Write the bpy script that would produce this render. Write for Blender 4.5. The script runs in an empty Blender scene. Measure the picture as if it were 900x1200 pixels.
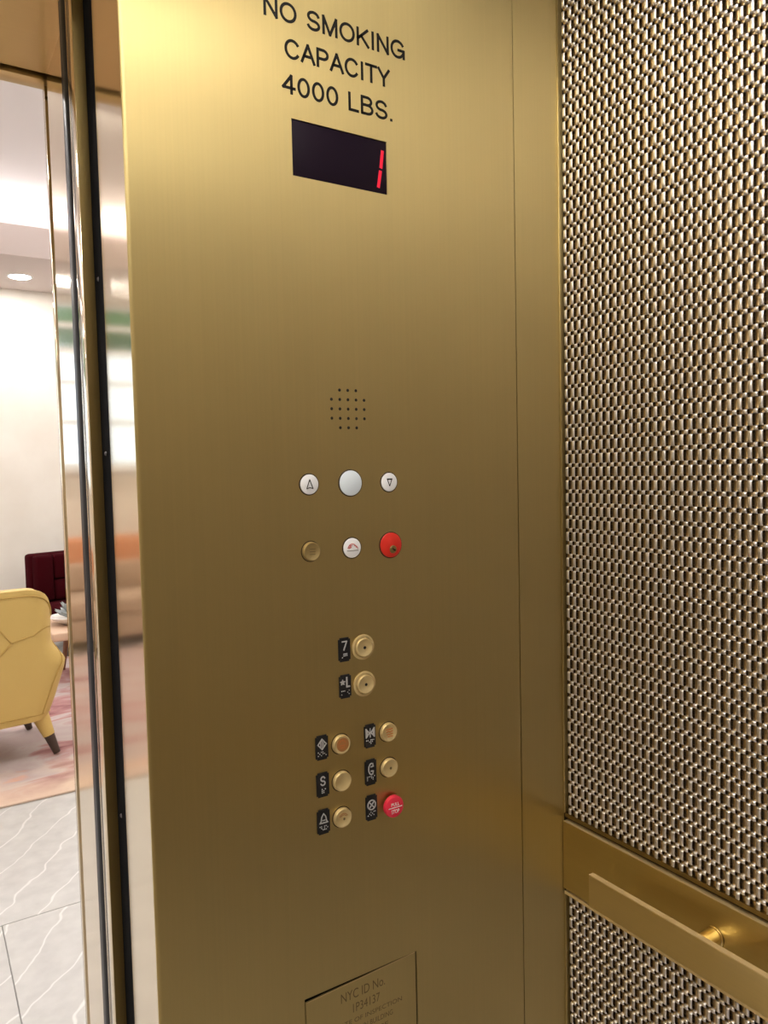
import bpy, bmesh, math, random
from mathutils import Vector, Matrix
random.seed(7)
S = bpy.context.scene
C = S.collection
PI = math.pi

# ------------------------------------------------------------------ camera
YAW, PITCH, ROLL, FPX, CAMZ = 0.55998542, 0.05573089, 0.02239128, 878.5, 1.48
fw = Vector((math.sin(YAW)*math.cos(PITCH), math.cos(YAW)*math.cos(PITCH), -math.sin(PITCH)))
rt = Vector((math.cos(YAW), -math.sin(YAW), 0)); dn = fw.cross(rt)
cr, sr = math.cos(ROLL), math.sin(ROLL)
r2 = cr*rt + sr*dn; d2 = -sr*rt + cr*dn
cam = bpy.data.cameras.new('camera'); camo = bpy.data.objects.new('camera', cam); C.objects.link(camo)
camo.matrix_world = Matrix(((r2.x, -d2.x, -fw.x, 0), (r2.y, -d2.y, -fw.y, 0), (r2.z, -d2.z, -fw.z, CAMZ), (0, 0, 0, 1)))
cam.sensor_fit = 'VERTICAL'; cam.sensor_height = 36; cam.lens = FPX/1200*36; cam.clip_start = 0.02
S.camera = camo
# ------------------------------------------------------------------ world, exposure
W = bpy.data.worlds.new('world'); S.world = W; W.use_nodes = True
W.node_tree.nodes['Background'].inputs[0].default_value = (0.75, 0.87, 1.0, 1)
W.node_tree.nodes['Background'].inputs[1].default_value = 2.6
S.view_settings.view_transform = 'Standard'; S.view_settings.look = 'None'
S.view_settings.gamma = 1; S.view_settings.use_curve_mapping = False
S.view_settings.exposure = 0.0
CAR_LAMP = 35.0      # car ceiling downlights
LOBBY_LAMP = 240.0    # lobby downlights
COVE = 60.0

# ------------------------------------------------------------------ materials
def mat(name, col, rough=.5, metal=0, emit=None, es=0, spec=.5, build=None):
    m = bpy.data.materials.new(name); m.use_nodes = True
    b = m.node_tree.nodes['Principled BSDF']
    b.inputs['Base Color'].default_value = (*col, 1); b.inputs['Roughness'].default_value = rough
    b.inputs['Metallic'].default_value = metal; b.inputs['Specular IOR Level'].default_value = spec
    if emit:
        b.inputs['Emission Color'].default_value = (*emit, 1); b.inputs['Emission Strength'].default_value = es
    if build: build(m.node_tree, b)
    return m
def nd(t, kind, **kw):
    n = t.nodes.new(kind)
    for k, v in kw.items(): setattr(n, k, v)
    return n
def noise_on(scale, detail=4, xyz=(1, 1, 1)):
    def f(t):
        tc = nd(t, 'ShaderNodeTexCoord'); mp = nd(t, 'ShaderNodeMapping'); no = nd(t, 'ShaderNodeTexNoise')
        mp.inputs['Scale'].default_value = xyz; no.inputs['Scale'].default_value = scale; no.inputs['Detail'].default_value = detail
        t.links.new(tc.outputs['Object'], mp.inputs['Vector']); t.links.new(mp.outputs[0], no.inputs['Vector'])
        return no
    return f
def ramp(t, src, stops):
    r = nd(t, 'ShaderNodeValToRGB'); e = r.color_ramp.elements
    while len(e) > 1: e.remove(e[0])
    e[0].position = stops[0][0]; e[0].color = (*stops[0][1], 1)
    for p, c in stops[1:]:
        q = e.new(p); q.color = (*c, 1)
    t.links.new(src, r.inputs[0]); return r
def brushed(axis, rough, aniso, bump=.02, mott=.06):
    """hairline finish: grain runs along axis"""
    def f(t, b):
        sc = {'Z': (420, 420, 3.0), 'Y': (420, 3.0, 420), 'X': (3.0, 420, 420)}[axis]
        n = noise_on(1.0, 3, sc)(t)
        mr = nd(t, 'ShaderNodeMapRange'); mr.inputs['To Min'].default_value = rough-.05; mr.inputs['To Max'].default_value = rough+.06
        t.links.new(n.outputs[0], mr.inputs['Value']); t.links.new(mr.outputs[0], b.inputs['Roughness'])
        bp = nd(t, 'ShaderNodeBump'); bp.inputs['Strength'].default_value = bump; bp.inputs['Distance'].default_value = .001
        t.links.new(n.outputs[0], bp.inputs['Height']); t.links.new(bp.outputs[0], b.inputs['Normal'])
        col = b.inputs['Base Color'].default_value[:3]
        big = noise_on(3.0, 4, (1, 1, .6))(t)
        ad = nd(t, 'ShaderNodeMixRGB'); ad.inputs[0].default_value = .35
        t.links.new(big.outputs[0], ad.inputs[1]); t.links.new(n.outputs[0], ad.inputs[2])
        r = ramp(t, ad.outputs[0], [(.3, tuple(c*(1-mott) for c in col)), (.7, tuple(min(1, c*(1+mott)) for c in col))])
        t.links.new(r.outputs[0], b.inputs['Base Color'])
        b.inputs['Anisotropic'].default_value = aniso
        tg = nd(t, 'ShaderNodeTangent'); tg.direction_type = 'RADIAL'; tg.axis = axis
        t.links.new(tg.outputs[0], b.inputs['Tangent'])
    return f
BR = (.605, .480, .215)
brass = mat('brushed_brass', BR, .41, 1, build=brushed('Z', .41, .85, .04))
brass_return = mat('polished_brass_return', (.70, .58, .40), .12, 1, build=brushed('Z', .12, .5, .008, .03))
brass_h = mat('brushed_brass_horizontal', (.76, .61, .28), .38, 1, build=brushed('Y', .38, .4))
brass_x = mat('brushed_brass_soffit', (.60, .45, .21), .30, 1, build=brushed('X', .30, .5))
brass_highlight = mat('highlight_brass_edge', (.88, .72, .42), .66, 1)  # paler, rougher brass; edge highlights are put into this colour
brass_bar = mat('satin_brass_bar', (.86, .71, .38), .42, 1, build=brushed('Y', .42, .3))
brass_cap = mat('pale_brass_cap', (.74, .58, .29), .45, .55)
brass_btn = mat('satin_brass_button', (.80, .64, .32), .32, 1)
brass_dim = mat('dim_and_shaded_brass', (.33, .24, .095), .38, 1)  # dark brass; on the door skins its darkness paints in the shade
black = mat('matte_black', (.006, .006, .007), .9, spec=.05)
rubber = mat('black_rubber', (.012, .012, .016), .3, spec=.2)
cavity = mat('dark_cavity', (.012, .009, .005), .8)
seam_m = mat('bronze_shadow_trim', (.06, .04, .018), .6, .5)
engr = mat('engraved_black_fill', (.012, .011, .010), .6, spec=.2)
engr2 = mat('worn_engraving', (.24, .175, .075), .5, .5)
white_lens = mat('white_lens', (.93, .94, .97), .25)
plate_blk = mat('black_braille_plate', (.010, .010, .012), .35)
glyph_w = mat('silver_raised_glyph', (.62, .62, .62), .35, .3)
orange = mat('orange_print', (.62, .20, .05), .5)
pink = mat('faded_red_print', (.70, .22, .22), .5)
red = mat('red_plastic', (.75, .030, .018), .28)
stop_red = mat('pinkish_red_plastic', (.80, .035, .075), .25)
white_p = mat('white_print', (.88, .86, .86), .4)
screen = mat('dark_display_glass', (.012, .006, .014), .4, spec=.12)
led = mat('red_led', (.6, .01, .03), .4, emit=(1.0, .012, .06), es=.42)
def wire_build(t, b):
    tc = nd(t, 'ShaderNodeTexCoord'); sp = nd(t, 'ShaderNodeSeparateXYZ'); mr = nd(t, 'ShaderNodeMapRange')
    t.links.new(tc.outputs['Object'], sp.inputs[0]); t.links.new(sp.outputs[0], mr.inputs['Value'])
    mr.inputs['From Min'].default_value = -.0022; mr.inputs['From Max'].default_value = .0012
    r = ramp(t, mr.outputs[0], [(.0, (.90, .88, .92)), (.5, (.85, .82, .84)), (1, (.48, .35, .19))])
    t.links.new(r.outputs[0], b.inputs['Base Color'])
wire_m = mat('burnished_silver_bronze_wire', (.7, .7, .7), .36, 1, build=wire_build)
rod_m = mat('dark_bronze_rod', (.22, .14, .06), .4, 1)
backing_m = mat('dark_bronze_backing', (.05, .033, .016), .6)
car_wall = mat('taupe_wall_panel', (.37, .32, .25), .5)
car_wall_l = mat('light_wall_panel', (.58, .55, .51), .5)
car_ceil = mat('car_ceiling_panel', (.84, .82, .78), .5)
car_floor_m = mat('car_stone_floor', (.44, .41, .38), .4)
lamp_car = mat('car_downlight_lens', (1, .9, .75), .4, emit=(1, .955, .90), es=CAR_LAMP)
lamp_lob = mat('lobby_downlight_lens', (1, .96, .9), .4, emit=(1, .955, .91), es=LOBBY_LAMP)
lamp_cove = mat('cove_light_strip', (1, .97, .95), .4, emit=(1, .95, .93), es=COVE)
def plaster(t, b):
    n = noise_on(2.2, 5)(t)
    r = ramp(t, n.outputs[0], [(.35, (.77, .73, .66)), (.65, (.83, .80, .74))])
    t.links.new(r.outputs[0], b.inputs['Base Color'])
lob_wall = mat('cream_plaster', (.7, .65, .55), .8, build=plaster)
lob_ceil = mat('lobby_white_ceiling', (.78, .75, .76), .8)
lob_soff = mat('lobby_soffit_paint', (.62, .545, .515), .8)
def stone(t, b):
    n = noise_on(1.0, 5, (16, 16, 16))(t)
    base = ramp(t, n.outputs[0], [(.3, (.44, .435, .43)), (.7, (.52, .515, .505))])
    tc = nd(t, 'ShaderNodeTexCoord'); mp = nd(t, 'ShaderNodeMapping'); wv = nd(t, 'ShaderNodeTexWave')
    oi = nd(t, 'ShaderNodeObjectInfo'); ad = nd(t, 'ShaderNodeVectorMath')
    mp.inputs['Rotation'].default_value = (0, 0, math.radians(35))
    t.links.new(tc.outputs['Object'], ad.inputs[0]); t.links.new(oi.outputs['Random'], ad.inputs[1])
    t.links.new(ad.outputs[0], mp.inputs['Vector']); t.links.new(mp.outputs[0], wv.inputs['Vector'])
    wv.inputs['Scale'].default_value = 2.2; wv.inputs['Distortion'].default_value = 7; wv.inputs['Detail'].default_value = 4
    wv.inputs['Detail Scale'].default_value = .8
    v = ramp(t, wv.outputs[1], [(.990, (0, 0, 0)), (1.0, (.8, .8, .8))])
    mx = nd(t, 'ShaderNodeMixRGB'); mx.inputs[2].default_value = (.70, .69, .68, 1)
    t.links.new(v.outputs[0], mx.inputs[0]); t.links.new(base.outputs[0], mx.inputs[1]); t.links.new(mx.outputs[0], b.inputs['Base Color'])
tile_m = mat('grey_stone_tile', (.5, .5, .5), .42, build=stone)
grout = mat('grout', (.30, .29, .28), .9)
def rugtex(t, b):
    n = noise_on(1.0, 6, (1.7, 3.4, 1))(t); n.inputs['Distortion'].default_value = 1.2
    r = ramp(t, n.outputs[0], [(.30, (.20, .06, .07)), (.42, (.40, .22, .21)), (.50, (.46, .39, .37)), (.60, (.42, .33, .32)), (.70, (.56, .30, .20)), (.8, (.58, .47, .40))])
    f = noise_on(260, 2)(t); bp = nd(t, 'ShaderNodeBump'); bp.inputs['Strength'].default_value = .4; bp.inputs['Distance'].default_value = .004
    t.links.new(f.outputs[0], bp.inputs['Height']); t.links.new(bp.outputs[0], b.inputs['Normal'])
    tc = nd(t, 'ShaderNodeTexCoord'); sp = nd(t, 'ShaderNodeSeparateXYZ'); t.links.new(tc.outputs['Object'], sp.inputs[0])
    ad = nd(t, 'ShaderNodeMath', operation='MULTIPLY_ADD'); ad.inputs[1].default_value = 1.25; n2 = noise_on(1.0, 5, (2.6, 2.6, 1))(t); t.links.new(n2.outputs[0], ad.inputs[0]); t.links.new(sp.outputs[1], ad.inputs[2])
    mr = nd(t, 'ShaderNodeMapRange'); mr.inputs['From Min'].default_value = 4.28; mr.inputs['From Max'].default_value = 4.70; t.links.new(ad.outputs[0], mr.inputs['Value'])
    mx = nd(t, 'ShaderNodeMixRGB'); mx.inputs[1].default_value = (.62, .47, .36, 1); t.links.new(mr.outputs[0], mx.inputs[0]); t.links.new(r.outputs[0], mx.inputs[2])
    t.links.new(mx.outputs[0], b.inputs['Base Color'])
rug_m = mat('marbled_rug', (.5, .4, .4), .95, build=rugtex)
def leather(col):
    def f(t, b):
        n = noise_on(90, 3)(t); bp = nd(t, 'ShaderNodeBump'); bp.inputs['Strength'].default_value = .12; bp.inputs['Distance'].default_value = .003
        t.links.new(n.outputs[0], bp.inputs['Height']); t.links.new(bp.outputs[0], b.inputs['Normal'])
    return f
yellow = mat('yellow_leather', (.56, .385, .115), .5, build=leather(0))
yellow_s = mat('yellow_stitched_seam', (.44, .285, .07), .6)
darkwood = mat('dark_brown_wood', (.045, .025, .016), .4)
maroon = mat('dark_red_velvet', (.036, .0008, .003), .9, spec=.08)
maroon_s = mat('dark_red_seam', (.02, .001, .002), .9)
palewood = mat('pale_wood', (.58, .40, .28), .45)
brownwood = mat('brown_wood', (.22, .10, .05), .45)
ceramic = mat('white_ceramic', (.80, .76, .72), .3)
succ = mat('grey_succulent', (.30, .33, .33), .7)
tan_f = mat('tan_fabric', (.46, .34, .25), .9)
orange_f = mat('orange_fabric', (.60, .27, .14), .85)
blue_f = mat('pale_blue_fabric', (.35, .45, .75), .85)
glass = mat('window_glass', (1, 1, 1), .0); 
gb = glass.node_tree.nodes['Principled BSDF']; gb.inputs['Transmission Weight'].default_value = 1; gb.inputs['IOR'].default_value = 1.02
win_frame = mat('white_window_frame', (.75, .75, .75), .4)
leaf_m = mat('green_leaf', (.10, .28, .08), .6)
pave = mat('street_paving', (.35, .35, .36), .8)

# ------------------------------------------------------------------ helpers
def link(name, me, m=None, parent=None, smooth=False):
    o = bpy.data.objects.new(name, me); C.objects.link(o)
    if m is not None and len(me.materials) == 0: me.materials.append(m)
    if parent: o.parent = parent
    if smooth:
        for p in me.polygons: p.use_smooth = True
    return o
def done(name, bm, m, parent=None, smooth=False, auto=None):
    bmesh.ops.recalc_face_normals(bm, faces=bm.faces)
    me = bpy.data.meshes.new(name); bm.to_mesh(me); bm.free()
    o = link(name, me, m, parent, smooth or auto is not None)
    if auto is not None: me.set_sharp_from_angle(angle=math.radians(auto))
    return o
def thing(name, label, cat, loc=(0, 0, 0), rz=0, group=None, kind=None):
    o = bpy.data.objects.new(name, None); C.objects.link(o); o.empty_display_size = .05
    o.location = loc; o.rotation_euler = (0, 0, rz)
    return tag(o, label, cat, group, kind)
def tag(o, label, cat, group=None, kind=None):
    o['label'] = label; o['category'] = cat
    if group: o['group'] = group
    if kind: o['kind'] = kind
    return o
def struct(o, label, cat): return tag(o, label, cat, kind='structure')
def bx(bm, x0, x1, y0, y1, z0, z1):
    v = [bm.verts.new(p) for p in ((x0, y0, z0), (x1, y0, z0), (x1, y1, z0), (x0, y1, z0), (x0, y0, z1), (x1, y0, z1), (x1, y1, z1), (x0, y1, z1))]
    for f in ((0, 3, 2, 1), (4, 5, 6, 7), (0, 1, 5, 4), (1, 2, 6, 5), (2, 3, 7, 6), (3, 0, 4, 7)): bm.faces.new([v[i] for i in f])
    return v
def box(name, x0, x1, y0, y1, z0, z1, m, parent=None, bev=0, seg=2):
    bm = bmesh.new(); bx(bm, x0, x1, y0, y1, z0, z1)
    if bev: bmesh.ops.bevel(bm, geom=bm.edges[:], offset=bev, segments=seg, affect='EDGES', profile=.5)
    return done(name, bm, m, parent, auto=(35 if bev else None))
def lathe(bm, prof, org, ax, n=32):
    """prof: (radius, distance along ax); closed caps where radius is 0"""
    ax = Vector(ax).normalized(); u = ax.orthogonal().normalized(); v = ax.cross(u); org = Vector(org)
    rings = []
    for r, h in prof:
        if r < 1e-7: rings.append([bm.verts.new(org+ax*h)])
        else: rings.append([bm.verts.new(org+ax*h+(u*math.cos(2*PI*i/n)+v*math.sin(2*PI*i/n))*r) for i in range(n)])
    for a, b in zip(rings, rings[1:]):
        for i in range(n):
            j = (i+1) % n
            if len(a) == 1 and len(b) == 1: continue
            if len(a) == 1: bm.faces.new((a[0], b[i], b[j]))
            elif len(b) == 1: bm.faces.new((a[i], a[j], b[0]))
            else: bm.faces.new((a[i], a[j], b[j], b[i]))
def lathe_o(name, prof, org, ax, m, parent=None, n=32, auto=40):
    bm = bmesh.new(); lathe(bm, prof, org, ax, n); return done(name, bm, m, parent, auto=auto)
def tube(bm, pts, rad, n=8, closed=False):
    pts = [Vector(p) for p in pts]; rings = []; N = len(pts)
    up = None
    for i, p in enumerate(pts):
        t = (pts[(i+1) % N] - pts[i-1]) if closed else (pts[min(i+1, N-1)] - pts[max(i-1, 0)])
        t.normalize()
        if up is None: up = t.orthogonal().normalized()
        up = (up - t*up.dot(t)).normalized(); w = t.cross(up)
        r = rad[i] if isinstance(rad, (list, tuple)) else rad
        rings.append([bm.verts.new(p+(up*math.cos(2*PI*k/n)+w*math.sin(2*PI*k/n))*r) for k in range(n)])
    for a, b in zip(rings, rings[1:] + ([rings[0]] if closed else [])):
        for k in range(n): bm.faces.new((a[k], a[(k+1) % n], b[(k+1) % n], b[k]))
    if not closed: bm.faces.new(rings[0]); bm.faces.new(rings[-1])
def strokes(name, lines, w, y, m, parent, thick=.0003, closed=False):
    """flat ribbons in the XZ plane of the panel, built as slim boxes with round joints"""
    bm = bmesh.new(); t = Vector((0, -thick, 0))
    for pl in lines:
        P = [Vector((x, y, z)) for x, z in pl]; P = [p for k, p in enumerate(P) if k == 0 or (p-P[k-1]).length > 1e-7]
        runs = [[P[0]]]
        for k in range(1, len(P)):                       # a run bends gently; sharp corners start a new run
            runs[-1].append(P[k])
            if k < len(P)-1 and (P[k]-P[k-1]).angle(P[k+1]-P[k]) > .6: runs.append([P[k]])
        for ri, r in enumerate(runs):
            if len(r) < 2: continue
            loop = len(runs) == 1 and (r[0]-r[-1]).length < 1e-6
            if not loop:
                r = list(r); r[0] = r[0]-(r[1]-r[0]).normalized()*w*.4; r[-1] = r[-1]+(r[-1]-r[-2]).normalized()*w*.4
            tt = t*(1+.15*(ri % 2)); rows = []
            for k, p in enumerate(r):
                a = r[k-1] if k else (r[-2] if loop else r[0]); b = r[k+1] if k < len(r)-1 else (r[1] if loop else r[-1])
                d = (b-a).normalized(); n = Vector((-d.z, 0, d.x))*w/2
                rows.append([bm.verts.new(q) for q in (p-n, p+n, p+n+tt, p-n+tt)])
            for a, b in zip(rows, rows[1:]):
                for q in range(4): bm.faces.new((a[q], a[(q+1) % 4], b[(q+1) % 4], b[q]))
            if not loop: bm.faces.new(rows[0]); bm.faces.new(rows[-1][::-1])
    return done(name, bm, m, parent)
def arc(cx, cz, rx, rz, a0, a1, n=14): return [(cx+rx*math.cos(math.radians(a0+(a1-a0)*i/n)), cz+rz*math.sin(math.radians(a0+(a1-a0)*i/n))) for i in range(n+1)]
def lettering(name, s, x0, x1, z0, z1, y, m, parent, thick=.0004, offset=0):
    cu = bpy.data.curves.new(name, 'FONT'); cu.body = s; cu.size = 1; cu.extrude = 0; cu.offset = offset; cu.resolution_u = 4
    ob = bpy.data.objects.new(name, cu); C.objects.link(ob)
    dg = bpy.context.evaluated_depsgraph_get(); dg.update()
    me = bpy.data.meshes.new_from_object(ob.evaluated_get(dg)); bpy.data.objects.remove(ob); bpy.data.curves.remove(cu)
    xs = [v.co.x for v in me.vertices]; zs = [v.co.y for v in me.vertices]
    a, b, c, d = min(xs), max(xs), min(zs), max(zs)
    for v in me.vertices:
        v.co = Vector((x0+(v.co.x-a)/(b-a)*(x1-x0), y, z0+(v.co.y-c)/(d-c)*(z1-z0)))
    bm = bmesh.new(); bm.from_mesh(me); bpy.data.meshes.remove(me)
    r = bmesh.ops.extrude_face_region(bm, geom=bm.faces[:])
    for g in r['geom']:
        if isinstance(g, bmesh.types.BMVert): g.co.y -= thick
    return done(name, bm, m, parent)
GL = {
 'N': (.74, [[(.08, 0), (.08, 1), (.66, 0), (.66, 1)]]),
 'O': (.86, [arc(.43, .5, .37, .5, 0, 360, 36)]),
 'S': (.72, [arc(.36, .745, .27, .255, 15, 270, 22)+arc(.36, .245, .29, .245, 90, -165, 22)]),
 'M': (.86, [[(.08, 0), (.08, 1), (.43, 0), (.78, 1), (.78, 0)]]),
 'K': (.72, [[(.08, 0), (.08, 1)], [(.64, 1), (.08, .38)], [(.27, .59), (.68, 0)]]),
 'I': (.26, [[(.13, 0), (.13, 1)]]),
 'G': (.86, [arc(.43, .5, .37, .5, 35, 335, 34), [(.47, .45), (.80, .45), (.80, 0)]]),
 'C': (.80, [arc(.42, .5, .36, .5, 38, 322, 32)]),
 'A': (.74, [[(.03, 0), (.37, 1), (.71, 0)], [(.15, .34), (.59, .34)]]),
 'P': (.70, [[(.08, 0), (.08, 1), (.38, 1)]+arc(.38, .735, .26, .265, 90, -90, 16)+[(.08, .47)]]),
 'T': (.66, [[(.02, 1), (.64, 1)], [(.33, 1), (.33, 0)]]),
 'Y': (.70, [[(.03, 1), (.35, .45), (.67, 1)], [(.35, .45), (.35, 0)]]),
 '4': (.66, [[(.46, 0), (.46, 1), (.04, .29), (.62, .29)]]),
 '0': (.66, [arc(.33, .5, .26, .5, 0, 360, 32)]),
 'L': (.60, [[(.08, 1), (.08, 0), (.54, 0)]]),
 'B': (.74, [[(.08, 0), (.08, 1), (.38, 1)]+arc(.38, .765, .23, .235, 90, -90, 14)+[(.08, .53)], [(.38, .53)]+arc(.40, .265, .27, .265, 90, -90, 14)+[(.08, 0)]]),
 '.': (.26, [[(.12, .0), (.12, .03)]]),
 '7': (.62, [[(.04, 1), (.58, 1), (.22, 0)]]),
 ' ': (.34, [])}
def engraved(text, x0, x1, z0, z1, y, m, parent, rel_w=.148, thick=.0003, name='engraved_lettering', gap=.10):
    tot = sum(GL[c][0] for c in text)+gap*(len(text)-1); w = (z1-z0)*rel_w
    sx = (x1-x0-w)/(tot-.12); sz = z1-z0-w; pen = 0; lines = []
    for c in text:
        for pl in GL[c][1]: lines.append([(x0+w/2+(pen-.06+px)*sx, z0+w/2+pz*sz) for px, pz in pl])
        pen += GL[c][0]+gap
    return strokes(name, lines, w, y, m, parent, thick)
def sheet(bm, x0, x1, z0, z1, y, thick, holes):
    xs = sorted({x0, x1, *[h[0] for h in holes], *[h[1] for h in holes]}); zs = sorted({z0, z1, *[h[2] for h in holes], *[h[3] for h in holes]})
    inside = lambda x, z: any(h[0] < x < h[1] and h[2] < z < h[3] for h in holes)
    vs = {}
    def V(x, z): 
        if (x, z) not in vs: vs[(x, z)] = bm.verts.new((x, y, z))
        return vs[(x, z)]
    fs = []
    for a, b in zip(xs, xs[1:]):
        for c, d in zip(zs, zs[1:]):
            if not inside((a+b)/2, (c+d)/2): fs.append(bm.faces.new((V(a, c), V(b, c), V(b, d), V(a, d))))
    r = bmesh.ops.extrude_face_region(bm, geom=fs)
    for g in r['geom']:
        if isinstance(g, bmesh.types.BMVert): g.co.y += thick

# ------------------------------------------------------------------ dimensions
D = .88            # inner face of the front return panel
XL = .2187         # doorway edge
XS = .7995         # seam
WX = .8935         # right side wall plane
XO = -.85          # other doorway edge
XW = -1.55         # far left wall of the car
YB = -.80          # back wall of the car
ZC = 2.45          # car ceiling
HDR = 2.1415        # door head height

# ------------------------------------------------------------------ car shell
struct(box('floor', XW, WX+.04, YB, 1.10, -.03, 0, car_floor_m), 'stone floor inside the elevator car', 'floor')
struct(box('ceiling', XW, WX+.04, YB, 1.02, ZC, ZC+.03, car_ceil), 'flat panel ceiling of the elevator car', 'ceiling')
struct(box('wall_back', XW, WX+.04, YB-.03, YB, 0, ZC, car_wall), 'taupe rear wall of the elevator car', 'wall')
struct(box('wall_left', XW-.03, XW, YB, 1.02, 0, ZC, car_wall_l), 'pale left side wall of the elevator car', 'wall')
struct(box('wall_right', WX+.010, WX+.04, YB, 1.02, 0, ZC, backing_m), 'dark right side wall behind the woven metal panels', 'wall')

# front wall: return panel with rounded edge, edge strip, other side, transom
PLX0, PLX1, PLZ0, PLZ1 = .4095, .5909, .46, .7765        # inspection cover opening
DX0, DX1, DZ0, DZ1 = .4268, .5690, 1.8555, 1.9262        # floor display opening
wf = thing('wall_front', 'tall brushed brass front wall of the elevator car beside the doorway', 'wall', (0, 0, 0), kind='structure')
bm = bmesh.new(); sheet(bm, XL+.004, XS-.0008, 0, ZC, D, .002, [(PLX0, PLX1, PLZ0, PLZ1), (DX0, DX1, DZ0, DZ1)])
done('return_panel', bm, brass, wf)
bm = bmesh.new(); prev = None
for i in range(9):
    a = i/8*PI/2; x = XL+.004-.004*math.sin(a); y = D+.004-.004*math.cos(a)
    cur = (bm.verts.new((x, y, 0)), bm.verts.new((x, y, ZC)))
    if prev: bm.faces.new((prev[0], cur[0], cur[1], prev[1]))
    prev = cur
done('rounded_edge', bm, brass, wf, smooth=True)
box('return_jamb', XL, XL+.002, D+.004, 1.012, 0, ZC, brass_return, wf)
box('edge_strip', XS+.0008, WX-.0005, D, D+.002, 0, ZC, brass, wf)
box('seam_backing', XS-.02, XS+.02, D+.0025, D+.006, 0, ZC, seam_m, wf)
box('panel_cavity', XL+.002, WX+.008, D+.03, D+.032, 0, ZC, cavity, wf)
box('return_panel', XW, XO, D, D+.002, 0, ZC, brass, wf)
box('return_jamb', XO-.002, XO, D+.002, 1.018, 0, ZC, brass_return, wf)
tb = box('transom', XO, XL, D, 1.018, HDR+.002, ZC, brass, wf)
bm = bmesh.new()
for x, z in ((.2179, 1.737), (.2179, 1.510), (.2179, 1.02)): lathe(bm, [(0, .0018), (.002, .0014), (.003, 0)], (XL-.0006, 1.036, z), (-1, 0, 0), 12)
# engraved lettering
engraved('NO SMOKING', .3925, .6020, 2.0420, 2.0668, D, engr, wf)
engraved('CAPACITY', .4200, .5760, 1.9985, 2.0233, D, engr, wf)
engraved('4000 LBS.', .4155, .5815, 1.9548, 1.9796, D, engr, wf)
# black seal strip at the back of the return (between jamb and car door)
sl = box('trim_1', XL+.001, XL+.012, 1.0125, 1.0670, 0, HDR, black); struct(sl, 'matte black slot strip between brass jamb and sliding door', 'trim')
done('screw', bm, mat('dark_screw', (.12, .12, .13), .35, .8), sl, smooth=True)

# car doors (slid open)
def car_door(name, sx, x_edge, lab):
    d = thing(name, lab, 'door', (0, 0, 0), kind='structure')
    f = lambda a, b: (min(x_edge+sx*a, x_edge+sx*b), max(x_edge+sx*a, x_edge+sx*b))
    box('door_leaf', *f(0, .52), 1.070, 1.104, .01, HDR-.003, brass_return, d, .0015)
    box('inner_skin', *f(.0005, .52), 1.0675, 1.0695, .01, HDR-.003, brass_dim, d)  # face lies in shade; the shade is in the dimmer brass colour
    box('edge_channel', *f(.004, .04), 1.105, 1.109, .01, HDR-.003, seam_m, d)
    box('edge_channel', *f(.001, .04), 1.1095, 1.1135, .01, HDR-.003, brass_return, d)
    box('edge_channel', *f(.005, .04), 1.114, 1.1205, .01, HDR-.003, seam_m, d)
    bm = bmesh.new(); prof = [(.02, 1.1215), (.004, 1.1215), (.0, 1.127), (-.002, 1.136), (-.001, 1.140), (-.002, 1.144), (0, 1.152), (.004, 1.157), (.02, 1.157)]
    a = [bm.verts.new((x_edge+sx*p, q, .01)) for p, q in prof]; b = [bm.verts.new((x_edge+sx*p, q, HDR-.003)) for p, q in prof]
    for i in range(len(prof)-1): bm.faces.new((a[i], a[i+1], b[i+1], b[i]))
    bm.faces.new(a); bm.faces.new(b)
    done('rubber_bumper', bm, rubber, d, auto=50)
    return d
car_door('door_1', 1, .2050, 'brass sliding car door with black rubber bumper, slid open behind control panel')
car_door('door_2', -1, -.8375, 'brass sliding car door slid open on the far side of the doorway')

# hoistway frame (landing side)
fr = thing('trim_2', 'brass landing door frame around the doorway to the lobby', 'door frame', (0, 0, 0), kind='structure')
for s, xe in ((1, XL), (-1, XO)):
    f = lambda a, b: (min(xe+s*a, xe+s*b), max(xe+s*a, xe+s*b))
    box('jamb', *f(0, .05), 1.205, 1.3605, 0, HDR, brass_return, fr)
    box('jamb_groove', *f(.012, .05), 1.3605, 1.3895, 0, HDR+.012, seam_m, fr)
    box('jamb_edge', *f(0, .05), 1.3895, 1.4075, 0, HDR-.006, brass_return, fr, .001)
box('head_soffit', XO-.5, XL+.5, 1.019, 1.3605, HDR, HDR+.05, brass_x, fr)
box('head_groove', XO, XL, 1.3605, 1.372, HDR+.012, HDR+.05, seam_m, fr)
box('head_edge', XO-.05, XL+.05, 1.372, 1.4075, HDR-.0055, HDR+.04, brass_x, fr, .001)
ld = box('door_3', XL+.004, XL+.55, 1.165, 1.198, .01, HDR-.003, brass_return); struct(ld, 'brass landing door leaf slid back inside the wall beside frame', 'door')
ld = box('door_4', XO-.55, XO-.004, 1.165, 1.198, .01, HDR-.003, brass_return); struct(ld, 'brass landing door leaf slid back on the far doorway side', 'door')
struct(box('trim_3', XO-.5, XL+.5, 1.02, 1.41, HDR+.052, HDR+.08, black), 'dark door track cover above the doorway', 'trim')
struct(box('trim_4', XO-.5, XL+.5, 1.10, 1.41, -.03, .0, brass_h), 'metal door sill between car and lobby', 'sill')

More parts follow.
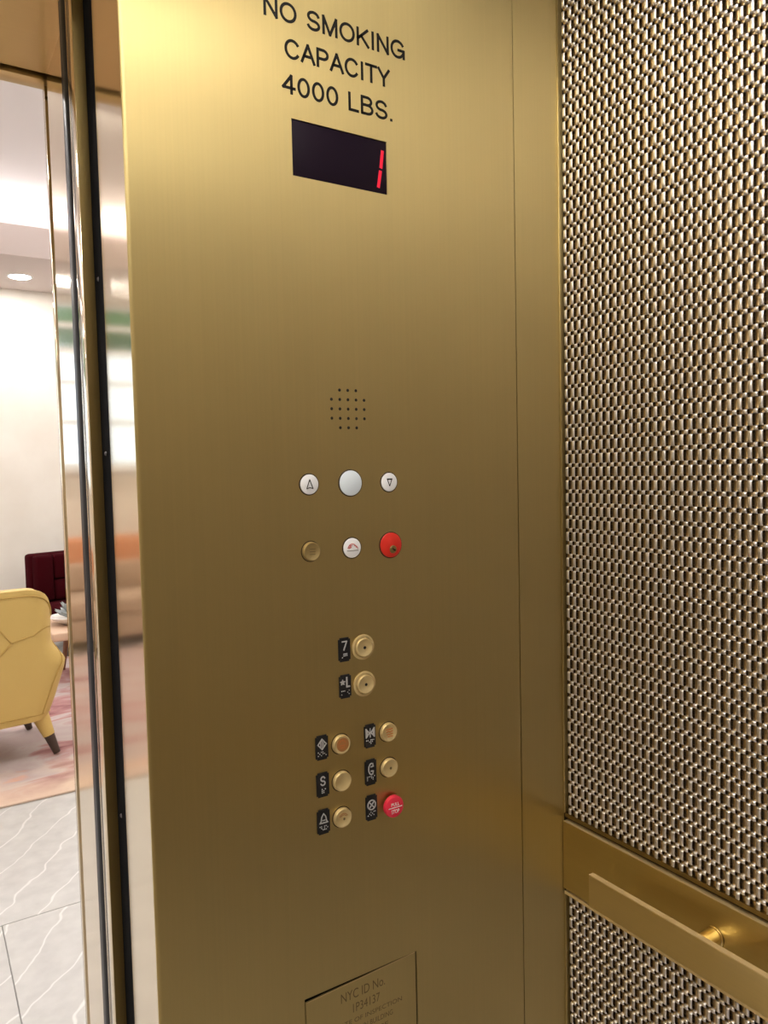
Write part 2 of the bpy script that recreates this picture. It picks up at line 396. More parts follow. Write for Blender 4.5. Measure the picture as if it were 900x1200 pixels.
# car downlights
for i, x in enumerate((-1.2, -.45, .30)):
    for j, y in enumerate((-.47, .05, .57)):
        t = thing('car_downlight', 'downlight in the car ceiling, %s row, %s' % (('rear', 'middle', 'front')[j], ('near the left wall', 'in the center', 'near the woven wall')[i]), 'downlight', (x, y, ZC), 0, 'downlights of the elevator car ceiling')
        lathe_o('trim_ring', [(.100, -.001), (.100, -.006), (.112, -.006), (.114, -.001)], (0, 0, 0), (0, 0, 1), brass_btn, t)
        lathe_o('lens', [(0, -.003), (.0995, -.003), (.0995, -.0005), (0, -.0005)], (0, 0, 0), (0, 0, 1), lamp_car, t)

# ------------------------------------------------------------------ woven metal wall panels
PITCH_Y, PER = .00710, .0209
OFF = [(-.012, 0), (.02, .85), (.07, 1), (.345, 1.06), (.61, 1), (.665, .85), (.70, 0), (.735, -.85), (.78, -1), (.845, -1.04), (.91, -1), (.955, -.85)]
XSEC = [(-.00318, .0004), (-.0024, -.00050), (0, -.00085), (.0024, -.00050), (.00318, .0004), (0, .0009)]
AMP = .00205
def wire_mesh(name, z0, z1, sign):
    me = bpy.data.meshes.new(name); vs = []; fs = []; zs = []
    k0 = math.floor((z0-1.4633)/PER)-1; k1 = math.ceil((z1-1.4633)/PER)+1
    for k in range(k0, k1+1):
        for p, o in OFF:
            z = 1.4633+(k+p)*PER
            if z0 < z < z1: zs.append((z, o))
    zs = [(z0, zs[0][1])]+zs+[(z1, zs[-1][1])]
    for z, o in zs:
        for y, x in XSEC: vs.append((x-sign*o*AMP, y, z))
    n = len(XSEC)
    for i in range(len(zs)-1):
        for j in range(n):
            a = i*n+j; b = i*n+(j+1) % n; fs.append((a, b, b+n, a+n))
    me.from_pydata(vs, [], fs); me.update()
    for p in me.polygons: p.use_smooth = True
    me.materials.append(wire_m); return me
def woven_panel(label, z0, z1):
    t = thing('woven_metal_panel', label, 'wall panel', (WX, 0, z0), group='woven metal panels of the right wall')
    A = wire_mesh('wire_long', z0, z1, 1); B = wire_mesh('wire_short', z0, z1, -1)
    n = 0
    for k in range(-400, 400):
        y = .613+k*PITCH_Y
        if not (YB+.006 < y < D-.0062): continue
        o = bpy.data.objects.new('wire', A if k % 2 == 0 else B); C.objects.link(o); o.parent = t; o.location = (.0028, y, -z0); n += 1
    bm = bmesh.new(); z = 1.4633+.0005 - 80*PER/3
    k0 = math.floor((z0-1.4633)/(PER/3))
    for k in range(k0, k0+400):
        z = 1.4633+.0033+k*PER/3
        if z0+.002 < z < z1-.002: tube(bm, [(.0060, YB+.006-0, z-z0), (.0060, D-.005, z-z0)], .0005, 4)
    o = done('cross_rods', bm, rod_m, t); o['kind'] = 'stuff'
    box('backing', .0068, .0085, YB+.003, D-.003, .0, z1-z0, backing_m, t)
    return t
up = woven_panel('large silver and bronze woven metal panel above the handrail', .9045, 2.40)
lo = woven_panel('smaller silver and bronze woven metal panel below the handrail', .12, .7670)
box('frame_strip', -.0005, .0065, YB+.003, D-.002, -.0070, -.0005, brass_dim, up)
box('frame_strip', -.0048, .0065, YB+.003, D-.0035, .7675-.12, .7725-.12, brass_highlight, lo)

for t_, h_ in ((up, 2.40-.9045), (lo, .7670-.12)):
    box('corner_strip', -.0030, .0065, D-.0032, D-.0003, 0, h_, brass, t_, .0008)
# rail backing band and handrail
RS = WX-.005
rb = box('trim_5', RS, WX+.007, YB+.003, D-.001, .7765, .8910, brass_h, None, .0008); struct(rb, 'flat brass band across the right wall behind the handrail', 'trim')
box('highlight_edge', RS+.0003, WX+.006, YB+.004, D-.002, .8911, .8916, brass_highlight, rb)  # added pale strip painting the highlight along the band's top
hr = thing('handrail', 'flat brass bar handrail standing off the right wall on round posts', 'handrail', (RS, 0, .84))
HB0, HB1 = RS-.0545, RS-.0445
box('bar', HB0-RS, HB1-RS, YB+.12, .7730, .8150-.84, .8640-.84, brass_bar, hr, .0014)
box('highlight_edge', HB0-RS+.0006, HB1-RS-.0006, YB+.121, .7728, .8641-.84, .8646-.84, brass_highlight, hr)  # top highlight of the bar, painted as a thin pale strip
for y in (.600, -.05, -.60):
    p = lathe_o('post', [(0, -.0455), (.0122, -.0455), (.0122, -.0005), (0, -.0005)], (0, y, 0), (1, 0, 0), brass_btn, hr, 40)
    lathe_o('collar', [(.0125, -.003), (.0138, -.0026), (.0142, -.0008), (.0125, -.0005)], (0, y, 0), (1, 0, 0), brass_btn, p, 40)

# ------------------------------------------------------------------ control panel fittings
# floor display
t = thing('floor_display', 'dark glass floor indicator showing a red number 1', 'display', ((DX0+DX1)/2, D, DZ0))
cx = (DX0+DX1)/2
def rel(o, loc): 
    o.location = Vector((0, 0, 0))-Vector(loc); return o
rel(box('screen', DX0+.0005, DX1-.0005, D+.0012, D+.008, DZ0+.0005, DZ1-.0005, screen, t, .0004), t.location)
def seg(x0, z0, x1, z1, w):
    return strokes('digit_segment', [[(x0, z0), (x1, z1)]], w, D+.0011, led, t)
rel(seg(.5625, 1.9120, .5599, 1.8915, .0046), t.location); rel(seg(.5586, 1.8846, .5552, 1.8650, .0046), t.location)

# speaker grille
t = thing('speaker_grille', 'round pattern of small drilled speaker holes in the brass panel', 'speaker grille', (.4987, D, 1.5627))
for r, cnt in zip(range(-2, 3), (3, 5, 5, 5, 3)):
    for c in range(cnt):
        lathe_o('hole', [(0, .0006), (.0016, .0006), (.0021, 0), (.0021, -.001)], ((c-(cnt-1)/2)*.0125, 0, -r*.01245), (0, -1, 0), cavity, t, 14)

def jewel(name, label, cat, x, z, r, m, ring=seam_m, proud=.0022, group=None):
    t = thing(name, label, cat, (x, D, z), 0, group)
    lathe_o('bezel', [(r+.0015, 0), (r+.0014, .0007), (r+.0002, .0010), (r-.0004, 0)], (0, 0, 0), (0, -1, 0), ring, t, 48)
    lathe_o('lens', [(r, 0), (r, proud*.7), (r-.0012, proud), (0, proud+.0002)], (0, 0, 0), (0, -1, 0), m, t, 48)
    return t
t = jewel('direction_lamp', 'round white indicator lens with an up arrow', 'indicator', .4372, 1.4637, .0130, white_lens)
strokes('up_arrow', [[(0, .0062), (-.0044, -.0055), (0, -.0042), (.0044, -.0055), (0, .0062)]], .0011, -.0024, engr, t)
t = jewel('blank_lamp', 'largest white round indicator lens, blank, between the two arrow lenses', 'indicator', .4991, 1.4637, .0170, mat('bluish_white_lens', (.80, .90, .99), .25))
t = jewel('direction_lamp', 'round white indicator lens with a down arrow', 'indicator', .5605, 1.4632, .0128, white_lens)
strokes('down_arrow', [[(0, -.0052), (-.0040, .0046), (.0040, .0046), (0, -.0052)], [(-.0030, .0038), (.0030, .0038)]], .0011, -.0024, engr, t)
# brass key button with faint engraved print
def brass_button(x, z, r, label, name='push_button', proud=.006, halo=None, m=brass_cap, group='round brass push buttons'):
    t = thing(name, label, 'button', (x, D, z), 0, group)
    if halo: lathe_o('halo_ring', [(halo, 0), (halo, .0016), (halo-.0012, .0022), (r+.0006, .0022), (r+.0004, .0006)], (0, 0, 0), (0, -1, 0), brass_cap, t, 48)
    else: lathe_o('recess_ring', [(r+.0012, 0), (r+.0010, .0005), (r+.0002, .0005), (r, 0)], (0, 0, 0), (0, -1, 0), seam_m, t, 48)
    lathe_o('cap', [(r-.0003, 0), (r-.0003, proud-.0012), (r-.0012, proud), (r-.0028, proud), (r-.0034, proud-.0005), (0, proud-.0005)], (0, 0, 0), (0, -1, 0), m, t, 48)
    return t
def faceY(proud): return -(proud-.0005)-.0001
t = brass_button(.4369, 1.3760, .0128, 'plain brass button with faint engraved lines, left of the fire lamp', m=mat('dull_brass_cap', (.42, .31, .13), .45, .6))
strokes('faint_legend', [[(-.004, z), (.004, z)] for z in (.0035, 0, -.0035)], .0009, faceY(.006), engr2, t)
t = jewel('fire_lamp', 'round white lens printed with a small red fire hat', 'indicator', .4988, 1.3760, .0134, white_lens)
strokes('hat_print', [arc(-.0005, -.002, .0068, .0075, 20, 165), [(-.0068, .0008), (-.0030, .0018), (-.0050, .0040), (-.001, .0030)], [(-.0055, -.0005), (-.002, .001)], arc(.003, -.002, .0052, .005, 10, 90, 8)], .0012, -.0024, pink, t)
strokes('hat_brim', [[(-.0085, -.0035), (.0088, -.0035)]], .0006, -.0024, seam_m, t)
t = jewel('fire_key_switch', 'large red disc with an off-centre brass keyhole', 'key switch', .5610, 1.3755, .0172, red, proud=.0030)
k = lathe_o('key_cylinder', [(.0056, .0030), (.0056, .0040), (.0048, .0046), (0, .0046)], (.0022, 0, -.0060), (0, -1, 0), brass_dim, t, 28)
strokes('keyway', [[(.0010, -.0050), (.0048, -.0072)], [(.0030, -.0075), (.0048, -.0070)]], .0016, -.0047, cavity, t)

def plate(x0, x1, z0, z1, label, glyph, dots):
    w, h = x1-x0, z1-z0
    t = thing('braille_plate', label, 'sign', ((x0+x1)/2, D, (z0+z1)/2), 0, 'black braille plates')
    bm = bmesh.new(); bx(bm, -w/2, w/2, -.0016, 0, -h/2, h/2)
    bmesh.ops.bevel(bm, geom=[e for e in bm.edges if abs(e.verts[0].co.y-e.verts[1].co.y) > 1e-4], offset=.0022, segments=4, affect='EDGES')
    done('plate', bm, plate_blk, t, auto=40)
    y = -.0016
    if isinstance(glyph, str): engraved(glyph, -.0040, .0040, -.0012, .0120, y, glyph_w, t, .13, .0006, 'raised_glyph')
    else:
        for g in glyph: strokes('raised_glyph', g[0], g[1], y, glyph_w, t, .0006)
    bm = bmesh.new()
    for i, j in dots: lathe(bm, [(.00085, 0), (.0006, .0005), (0, .0007)], (-.0058+i*.0023, y, -.0060-j*.0023), (0, -1, 0), 8)
    done('braille_dots', bm, glyph_w, t, smooth=True)
    return t
pw = .0181
plate(.4738, .4738+pw, 1.2228, 1.2554, 'black braille plate with the number 7', '7', [(2, 0), (3, 0), (2, 1), (3, 1), (1, 2)] + [(4, 0), (4, 1)])
star = [(-.0042+.0034*(1 if i % 2 == 0 else .42)*math.sin(i*PI/5), .0060+.0034*(1 if i % 2 == 0 else .42)*math.cos(i*PI/5)) for i in range(11)]
plate(.4737, .4737+pw, 1.1726, 1.2048, 'black braille plate with a star and letter L', [([star, [(-.0042, .0085), (-.0042, .004)], [(-.006, .0065), (-.0025, .0065)]], .0013), ([[(.0022, .0120), (.0022, -.0005), (.0062, -.0005)]], .0022)], [(0, 0), (1, 0), (2, 0), (5, 0), (0, 2), (4, 1), (5, 2)])
dia = [(0, .0115), (.0062, .0045), (0, -.0025), (-.0062, .0045), (0, .0115)]
plate(.4356, .4356+pw+.0006, 1.0960, 1.1290, 'black braille plate with a diamond door-open symbol', [([dia], .0015), ([[(-.0022, .0075), (-.0022, .0015)], [(0, .0090), (0, 0)], [(.0022, .0075), (.0022, .0015)]], .0011)], [(0, 0), (1, 1), (0, 2), (2, 0), (3, 0), (3, 1), (4, 1), (5, 2), (2, 2)])
plate(.4354, .4354+pw+.0006, 1.0452, 1.0782, 'black braille plate with the letter S', 'S', [(2, 0), (2, 1), (3, 1), (3, 2), (2, 2), (4, 0)])
bell = [(-.0060, -.0012), (-.0042, .0008), (-.0030, .0070), (0, .0112), (.0030, .0070), (.0042, .0008), (.0060, -.0012), (-.0060, -.0012)]
plate(.4351, .4351+pw+.0006, .9945, 1.0280, 'black braille plate with an alarm bell symbol', [([bell], .0014), ([[(-.002, .0022), (.002, .0022)]], .001)], [(0, 0), (1, 0), (1, 1), (2, 2), (3, 1), (3, 0), (4, 0), (5, 1), (4, 2), (3, 2)])
tri = lambda s: [(s*.0066, .0105), (s*.0012, .0045), (s*.0066, -.0015), (s*.0066, .0105), (s*.0048, .0070), (s*.0048, .002)]
plate(.5108, .5108+pw, 1.0962, 1.1290, 'black braille plate with a door-close arrows symbol', [([tri(1), tri(-1)], .0016), ([[(0, .0105), (0, -.0015)]], .0012)], [(0, 0), (1, 0), (2, 1), (3, 0), (3, 2), (4, 0), (5, 0), (4, 1), (3, 1)])
phone = [arc(.001, .0045, .0046, .0078, 60, 300, 16), [(.0030, .0118), (.0038, .0080), (.0004, .0076)], [(.0030, -.0028), (.0038, .0012), (.0004, .0016)]]
plate(.5106, .5106+pw, 1.0432, 1.0794, 'black braille plate with a telephone handset symbol', [(phone, .0017)], [(0, 0), (1, 0), (0, 1), (2, 0), (3, 0), (3, 1), (4, 1), (5, 0), (0, 2), (4, 2)])
ringp = arc(0, .0040, .0062, .0066, 0, 360, 24)
plate(.5105, .5105+pw, .9930, 1.0288, 'black braille plate with a crossed circle stop symbol', [([ringp], .0016), ([[(-.0040, .0085), (.0040, -.0005)], [(.0040, .0085), (-.0040, -.0005)]], .0016)], [(0, 2), (1, 1), (2, 0), (3, 1), (4, 0), (4, 2), (5, 0), (2, 2)])

BP = .0058
def dot(t, r=.0021, z=0, x=0, m=cavity): lathe_o('center_dot', [(0, .0002), (r, .0002), (r, 0)], (x, faceY(BP), z), (0, -1, 0), m, t, 16)
t = brass_button(.5125, 1.2383, .0134, 'brass push button with dark center dot, beside the number 7', proud=BP, halo=.0172); dot(t)
t = brass_button(.5133, 1.1870, .0134, 'brass push button with dark center dot, beside the star and L', proud=BP, halo=.0172); dot(t)
t = brass_button(.4737, 1.1112, .0133, 'brass button with worn orange center, beside the diamond symbol', proud=BP)
lathe_o('orange_print', [(0, .0002), (.0092, .0002), (.0092, 0)], (.0008, faceY(BP), 0), (0, -1, 0), mat('worn_orange_paint', (.52, .24, .085), .45, .5), t, 32)
strokes('orange_legend', [arc(0, .001, .005, .005, 20, 160), [(-.004, -.001), (.004, -.001)], [(-.003, -.004), (.003, -.004)]], .0011, faceY(BP)-.0002, orange, t)
t = brass_button(.4735, 1.0602, .0137, 'plain blank brass button beside the letter S', proud=BP)
t = brass_button(.4728, 1.0098, .0136, 'brass button with worn print and dot, beside the bell symbol', proud=BP); dot(t, .0016, -.001, .001, engr2)
strokes('worn_legend', [arc(0, -.002, .0072, .0088, 35, 145), arc(0, -.002, .0058, .0068, 45, 135)], .0011, faceY(BP), mat('faded_orange_print', (.50, .26, .10), .5, .4), t)
t = brass_button(.5495, 1.1122, .0134, 'brass button with orange lettering lines, beside the door-close arrows', proud=BP)
strokes('orange_legend', [[(-.0052, .0048), (.0048, .0052)], [(-.0052, .0012), (-.002, .0022), (.001, .0008), (.005, .0020)], [(-.0045, -.0022), (.005, -.0018)], [(-.003, -.0055), (.0045, -.0052)]], .0012, faceY(BP), orange, t)
t = brass_button(.5495, 1.0612, .0134, 'brass button with a smudged dark center, beside the telephone symbol', proud=BP); dot(t, .0019, 0, .0006, engr2)
t = thing('stop_button', 'pinkish red PULL STOP mushroom button', 'button', (.5514, D, 1.0072))
lathe_o('stem', [(.0100, 0), (.0100, .0052), (0, .0052)], (0, 0, 0), (0, -1, 0), brass_dim, t, 32)
lathe_o('cap', [(.0118, .0042), (.0150, .0050), (.0156, .0085), (.0146, .0118), (.0120, .0130), (0, .0132)], (0, 0, 0), (0, -1, 0), stop_red, t, 48)
lettering('cap_lettering', 'PULL', -.0065, .0065, .0022, .0068, -.0131, white_p, t, .0002, .01)
lettering('cap_lettering', 'STOP', -.0065, .0065, -.0085, -.0028, -.0131, white_p, t, .0002, .01)
strokes('cap_line', [[(-.0108, .0000), (.0108, .0000)]], .0011, -.0131, white_p, t, .0002)

# inspection cover in its opening (hinged, standing slightly ajar at the upper left)
t = thing('inspection_cover', 'engraved brass inspection cover plate set into the lower panel', 'cover plate', (PLX1-.001, D, PLZ0))
t.rotation_euler = (0, math.radians(0), math.radians(0))
bm = bmesh.new()
gx0, gx1 = PLX0+.0016-PLX1+.001, -.0006
zl, zr = PLZ1-PLZ0-.0060, PLZ1-PLZ0-.0008
pts = [(gx0, .0012), (gx1, .0012), (gx1, zr), (gx0, zl)]
a = [bm.verts.new((x, .0006, z)) for x, z in pts]; b = [bm.verts.new((x, .0030, z)) for x, z in pts]
bm.faces.new(a); bm.faces.new(b)
for i in range(4): bm.faces.new((a[i], a[(i+1) % 4], b[(i+1) % 4], b[i]))
bmesh.ops.bevel(bm, geom=[e for e in bm.edges if e.verts[0].co.y < .001 and e.verts[1].co.y < .001], offset=.0007, segments=2, affect='EDGES')
done('plate', bm, brass, t, auto=40)
strokes('edge_highlight', [[(gx0+.001, zl-.0003), (gx1-.001, zr-.0003)]], .0008, .00055, brass_highlight, t, .0001)  # painted highlight line along the cover's upper edge
ox, oz = t.location.x, PLZ0
for s, x0, x1, z0, z1, mm in (('NYC ID No.', .4645, .5360, .7475, .7610, engr2), ('1P34137', .4830, .5270, .7275, .7400, engr2),
                          ('DATE OF INSPECTION', .4540, .5640, .7125, .7190, engr2), ('ON FILE IN BUILDING', .4650, .5480, .6985, .7060, engr2), ('OFFICE', .4950, .5400, .6850, .6920, engr2)):
    lettering('engraved_lettering', s, x0-ox, x1-ox, z0-oz, z1-oz, .0006, mm, t, .0001)

# ------------------------------------------------------------------ lobby shell
LY1, ZL, ZSO, YS = 7.65, 3.62, 3.20, 6.48
LXL, LXR = -4.6, 4.2
fl = struct(box('floor_lobby', LXL, LXR, 1.41, LY1, -.05, -.004, grout), 'grey stone tiled lobby floor', 'floor')
TW, TL = 1.20, 1.20
tm = bpy.data.meshes.new('tile'); bm = bmesh.new(); g = .0015
bx(bm, g, TW-g, g, TL-g, -.004, 0); bmesh.ops.bevel(bm, geom=[e for e in bm.edges if e.verts[0].co.z > -.001 and e.verts[1].co.z > -.001], offset=.001, segments=1, affect='EDGES')
bmesh.ops.recalc_face_normals(bm, faces=bm.faces); bm.to_mesh(tm); bm.free(); tm.materials.append(tile_m)
for r in range(-1, 5):
    y0 = 2.73+(r-1)*TL + TL
    y0 = 2.73+r*TL
    for c in range(-9, 9):
        x0 = .18+c*TW+(0 if r % 2 else .60)
        if x0+TW < LXL or x0 > LXR or y0 > LY1: continue
        xa, xb = max(x0, LXL), min(x0+TW, LXR); ya, yb = max(y0, 1.41), min(y0+TL, LY1)
        if xb-xa < .02 or yb-ya < .02: continue
        if xb-xa > TW-1e-4 and yb-ya > TL-1e-4:
            o = bpy.data.objects.new('tile', tm); C.objects.link(o); o.location = (x0, y0, 0); o.parent = fl
        else: box('tile', xa+g, xb-g, ya+g, yb-g, -.004, 0, tile_m, fl)
struct(box('ceiling_lobby', LXL, LXR, 1.41, LY1, ZL, ZL+.05, lob_ceil), 'white upper ceiling of the lobby', 'ceiling')
so = box('ceiling_soffit', LXL, LXR, YS, LY1, ZSO, ZSO+.235, lob_soff); struct(so, 'dropped pinkish soffit along the lobby back wall', 'ceiling')
t = thing('cove_light', 'hidden white light strip on top of the lobby soffit', 'light strip', (0, YS+.10, ZSO+.235))
box('light_strip', LXL+.1, LXR-.1, 0, .05, .0, .02, lamp_cove, t)
# back wall with window opening
WX0, WX1, WZ0, WZ1 = -2.70, -.25, 1.56, 3.15
bm = bmesh.new(); sheet(bm, LXL, LXR, 0, ZL, LY1, .12, [(WX0, WX1, WZ0, WZ1)])
struct(done('wall_lobby_back', bm, lob_wall), 'cream plaster wall at the back of the lobby', 'wall')
struct(box('wall_lobby_left', LXL-.1, LXL, 1.41, LY1, 0, ZL, lob_wall), 'cream left side wall of the lobby', 'wall')
struct(box('wall_lobby_right', LXR, LXR+.1, 1.41, LY1, 0, ZL, lob_wall), 'cream right side wall of the lobby', 'wall')
bm = bmesh.new(); sheet(bm, LXL, LXR, 0, ZL, 1.4080-.0, -.10, [(XO-.05, XL+.05, -.001, HDR+.04)])
struct(done('wall_lobby_front', bm, lob_wall), 'lobby side of the elevator wall around the door frame', 'wall')
win = thing('window_1', 'wide lobby window with white frame bars and transom row', 'window', (0, 0, 0), kind='structure')
for x in (WX0, WX0+.78, WX0+1.6, WX1-.05): box('mullion', x, x+.05, LY1+.03, LY1+.08, WZ0, WZ1, win_frame, win)
for z in (WZ0, 1.98, 2.36, 2.66, 2.90, WZ1-.05): box('rail', WX0+.05, WX1-.05, LY1+.035, LY1+.075, z, z+.05, win_frame, win)
box('pane', WX0+.01, WX1-.01, LY1+.053, LY1+.058, WZ0+.01, WZ1-.01, glass, win)
box('sill', WX0-.05, WX1+.05, LY1-.06, LY1+.10, WZ0-.04, WZ0-.002, win_frame, win)
# outside: paving and a clipped tree crown
struct(box('ground_outside', -14, 8, LY1+.13, 22, -.25, -.10, pave), 'pale street paving outside the lobby window', 'ground')
def leaf_tree(x, y, z, r, h, label):
    t = thing('street_tree', label, 'tree', (x, y, -.10)); bm = bmesh.new(); rnd = random.Random(int(x*10))
    for i in range(1500):
        v = Vector((rnd.gauss(0, 1), rnd.gauss(0, 1), rnd.gauss(0, 1))).normalized()*r*rnd.random()**.33
        c = Vector((v.x, v.y, z+v.z*h)); d1 = Vector((rnd.gauss(0, 1), rnd.gauss(0, 1), rnd.gauss(0, 1))).normalized(); d2_ = d1.orthogonal().normalized()
        s = .13; bm.faces.new([bm.verts.new(c+d1*s), bm.verts.new(c+d2_*s*.5), bm.verts.new(c-d1*s), bm.verts.new(c-d2_*s*.5)])
    done('foliage', bm, leaf_m, t)
    bm = bmesh.new(); tube(bm, [(0, 0, 0), (.03, 0, z*.5), (0, .02, z)], [.12, .10, .06], 10); done('trunk', bm, darkwood, t, smooth=True)
leaf_tree(-2.2, 11.5, 3.75, 1.3, .24, 'round green street tree outside the lobby window, nearest')
leaf_tree(-4.8, 12.5, 3.9, 1.4, .3, 'round green street tree outside the lobby window, farther left')
# lobby downlights: the one in view on the soffit, others unseen, added to light the room
def downlight(x, y, z, label, r=.075):
    t = thing('lobby_downlight', label, 'downlight', (x, y, z), 0, 'lobby downlights')
    lathe_o('trim_ring', [(r, -.001), (r, -.006), (r+.014, -.005), (r+.016, -.001)], (0, 0, 0), (0, 0, 1), win_frame, t)
    lathe_o('lens', [(0, -.004), (r-.001, -.004), (r-.001, -.0005), (0, -.0005)], (0, 0, 0), (0, 0, 1), lamp_lob, t)
downlight(.86, 7.14, ZSO, 'bright round downlight in the lobby soffit', .085)
for x, w_ in ((-3.4, 'farthest left'), (-2.0, 'left of the window middle'), (-.6, 'above the orange sofa'), (2.3, 'right of the red sofa'), (3.7, 'farthest right')): downlight(x, 7.14, ZSO, 'added unseen downlight in the lobby soffit, ' + w_)
for x, w_ in ((-3.2, 'first from the left'), (-1.3, 'second from the left'), (.7, 'third from the left'), (2.7, 'fourth from the left')):
    for y, v_ in ((2.6, 'row nearest the elevator'), (4.4, 'row over the rug')): downlight(x, y, ZL, 'added unseen upper ceiling downlight, %s, %s' % (v_, w_), .10)

# rug
rg = box('area_rug', -2.2, 2.4, 3.715, 6.60, .0005, .012, rug_m, None, .003, 1)
tag(rg, 'marbled grey and red area rug with peach edge under the armchair', 'rug')

# yellow armchair
ch = thing('armchair', 'yellow quilted leather armchair seen from behind on the rug', 'armchair', (.237, 4.446, .0125), math.radians(8))
def shell_pt(u, t_, off=0):
    """u -1..1 along the wrapped shell (0 = middle of the back), t_ 0..1 up"""
    a = abs(u); s = 1 if u >= 0 else -1
    k = min(1, max(0, (a-.40)/.20)); k = k*k*(3-2*k)
    zb = .905-.13*(min(1, max(0, (a-.16)/.24))**3)
    ztop = zb*(1-k)+.50*k
    z = .205+t_*(ztop-.205)
    f = (z-.205)/.70
    kk = min(1, max(0, (f-.40)/.20)); kk = kk*kk*(3-2*kk)
    w = .285+.105*min(1, f/.42)**.8 - .075*kk
    yb = -.27-.06*f; rc = .10
    # plan: back from x=0 to w-rc, corner arc, arm forward to y=+.28
    lb = w-rc; la = rc*PI/2; lf = .28-(yb+rc)
    L = lb+la+lf; q = a*L
    if q < lb: p = Vector((q, yb, z)); n = Vector((0, -1, 0))
    elif q < lb+la:
        th = (q-lb)/rc; p = Vector((lb+rc*math.sin(th), yb+rc-rc*math.cos(th), z)); n = Vector((math.sin(th), -math.cos(th), 0))
    else: p = Vector((w, yb+rc+(q-lb-la), z)); n = Vector((1, 0, 0))
    p += n*off; p.x *= s
    return p
bm = bmesh.new(); NU, NT = 64, 22
grid = [[bm.verts.new(shell_pt(-1+2*i/NU, j/NT)) for j in range(NT+1)] for i in range(NU+1)]
for i in range(NU):
    for j in range(NT): bm.faces.new((grid[i][j], grid[i+1][j], grid[i+1][j+1], grid[i][j+1]))
sh = done('shell', bm, yellow, ch, smooth=True)
md = sh.modifiers.new('thick', 'SOLIDIFY'); md.thickness = .055; md.offset = -1
md = sh.modifiers.new('bev', 'BEVEL'); md.width = .016; md.segments = 3; md.limit_method = 'ANGLE'; md.angle_limit = math.radians(50)
def seamline(uv, r=.0035):
    bm = bmesh.new(); pts = []
    for (u0, t0), (u1, t1) in zip(uv, uv[1:]):
        for i in range(8): pts.append(shell_pt(u0+(u1-u0)*i/8, t0+(t1-t0)*i/8, .0015))
    pts.append(shell_pt(*uv[-1], .0015)); tube(bm, pts, r, 6); done('seam', bm, yellow_s, sh, smooth=True)
seamline([(-.93, .955), (-.6, .955), (-.45, .955), (-.36, .955), (-.2, .955), (.2, .955), (.36, .955), (.45, .955), (.6, .955), (.93, .955)], .0045)
seamline([(-.95, .05), (-.4, .05), (.4, .05), (.95, .05)], .004)
seamline([(.12, .62), (.24, .66), (.36, .78)]); seamline([(.12, .62), (-.02, .44), (-.12, .30)]); seamline([(.12, .62), (0, .82), (-.04, .95)])
seamline([(.46, .82), (.34, .30), (.30, .05)]); seamline([(-.12, .30), (-.30, .42), (-.42, .80)]); seamline([(-.12, .30), (-.10, .05)]); seamline([(0, .82), (-.2, .78), (-.36, .80)])
bm = bmesh.new(); bx(bm, -.29, .29, -.22, .30, .20, .44); bmesh.ops.bevel(bm, geom=bm.edges[:], offset=.05, segments=4, affect='EDGES'); done('seat_cushion', bm, yellow, ch, auto=60)
for sx in (-1, 1):
    for sy, yy in ((-1, -.19), (1, .24)):
        tp = Vector((sx*.245, yy, .23)); ft = Vector((sx*.315, yy+sy*.045, .007)); md_ = tp.lerp(ft, .56)
        bm = bmesh.new(); tube(bm, [tp, md_], [.046, .030], 16); lg = done('leg', bm, yellow, ch, auto=50)
        bm = bmesh.new(); tube(bm, [md_, ft], [.0275, .018], 16); done('leg_tip', bm, darkwood, lg, auto=50)

# dark red high-backed sofa
sf = thing('sofa', 'dark red high-backed sofa against the cream lobby wall', 'sofa', (.82, 6.95, .0), math.radians(20))
box('back', .0, 1.26, .02, .14, .16, .83, maroon, sf, .03, 3)
for i, x in enumerate((.012, .172, .532, .892)):
    w_ = (.155, .355, .355, .355)[i]
    if i == 0: box('back_cushion', x, x+w_, -.06, .03, .42, .82, maroon, sf, .025, 3)
    else:
        box('back_cushion', x, x+w_, -.06, .03, .42, .600, maroon, sf, .025, 3); box('back_cushion', x, x+w_, -.06, .03, .605, .82, maroon, sf, .025, 3)
for i in range(3): box('seat_cushion', .02+i*.407, .02+(i+1)*.407-.006, -.50, .015, .22, .415, maroon, sf, .03, 3)
for sx in (.06, 1.20):
    for sy in (-.44, .08): box('leg', sx-.02, sx+.02, sy-.02, sy+.02, .0135, .225, darkwood, sf)
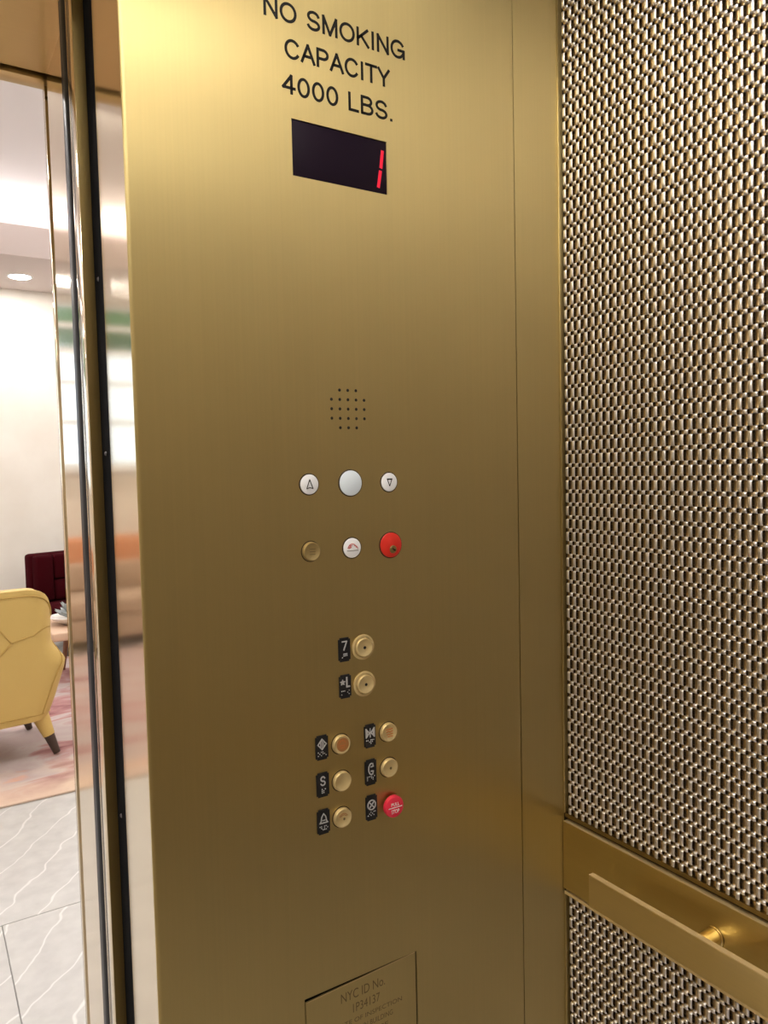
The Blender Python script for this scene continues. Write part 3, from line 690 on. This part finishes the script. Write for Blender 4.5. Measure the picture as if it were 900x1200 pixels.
# coffee table, bowl, succulent
ct = thing('coffee_table', 'pale wooden coffee table on slim brown legs', 'table', (1.14, 5.85, .0125))
box('top', -.38, .38, -.32, .32, .335, .395, palewood, ct, .012, 3)
for sx in (-1, 1):
    for sy in (-1, 1):
        bm = bmesh.new(); tube(bm, [(sx*.20, sy*.20, .34), (sx*.235, sy*.25, .004)], [.022, .014], 12); done('leg', bm, brownwood, ct, auto=50)
bw = lathe_o('bowl', [(0, 0), (.09, 0), (.19, .045), (.235, .075), (.225, .078), (.18, .055), (0, .03)], (0, 0, 0), (0, 0, 1), ceramic, None, 40); bw.location = (.945, 5.85, .4085); bw.scale = (.70, .70, .8)
tag(bw, 'shallow white bowl on the pale coffee table', 'bowl')
su = thing('succulent', 'grey green succulent plant sitting in the white bowl', 'plant', (.955, 5.85, .449))
lm = bpy.data.meshes.new('leaf'); bm = bmesh.new(); rr = []
for f_, w_ in ((0, .014), (.35, .024), (.7, .020), (1, 0)):
    rr.append((f_, w_))
vv = [[bm.verts.new((x*w_, f_*.11, zz+f_*f_*.02)) for x, zz in ((-1, 0), (0, -.008), (1, 0), (0, .010))] if w_ else [bm.verts.new((0, .11, .02))] for f_, w_ in rr]
for a, b in zip(vv, vv[1:]):
    for i in range(4):
        if len(b) == 1: bm.faces.new((a[i], a[(i+1) % 4], b[0]))
        else: bm.faces.new((a[i], a[(i+1) % 4], b[(i+1) % 4], b[i]))
bm.faces.new(vv[0]); bmesh.ops.recalc_face_normals(bm, faces=bm.faces); bm.to_mesh(lm); bm.free(); lm.materials.append(succ)
for layer, (n, tilt, sc) in enumerate(((11, 15, 1.15), (10, 38, 1.05), (8, 60, .9), (5, 80, .75))):
    for i in range(n):
        o = bpy.data.objects.new('leaf', lm); C.objects.link(o); o.parent = su
        o.rotation_euler = (math.radians(tilt), 0, 2*PI*i/n+layer*.3); o.scale = (sc*1.15, sc*1.15, sc*1.3); o.location = (0, 0, .005+layer*.016)
# orange sofa below the window (seen in the polished jambs)
of = thing('orange_sofa', 'orange and tan fabric sofa standing below the lobby window', 'sofa', (-1.15, 7.05, 0))
box('base', -1.0, 1.0, -.45, .42, .10, .28, tan_f, of, .02, 3); box('backrest', -1.0, 1.0, .20, .42, .28, .92, orange_f, of, .05, 3)
for i in range(2): box('seat_cushion', -.84+i*.845, -.84+(i+1)*.845-.01, -.46, .19, .285, .45, tan_f, of, .04, 3)
for i in range(2): box('back_cushion', -.84+i*.845, -.84+(i+1)*.845-.01, .05, .20, .455, .70, tan_f, of, .04, 3)
for s in (-1, 1): box('armrest', min(s*.85, s*1.0), max(s*.85, s*1.0), -.46, .19, .28, .62, tan_f, of, .04, 3)
for sx in (-.9, .9):
    for sy in (-.38, .36): box('leg', sx-.025, sx+.025, sy-.025, sy+.025, .0125, .11, darkwood, of)
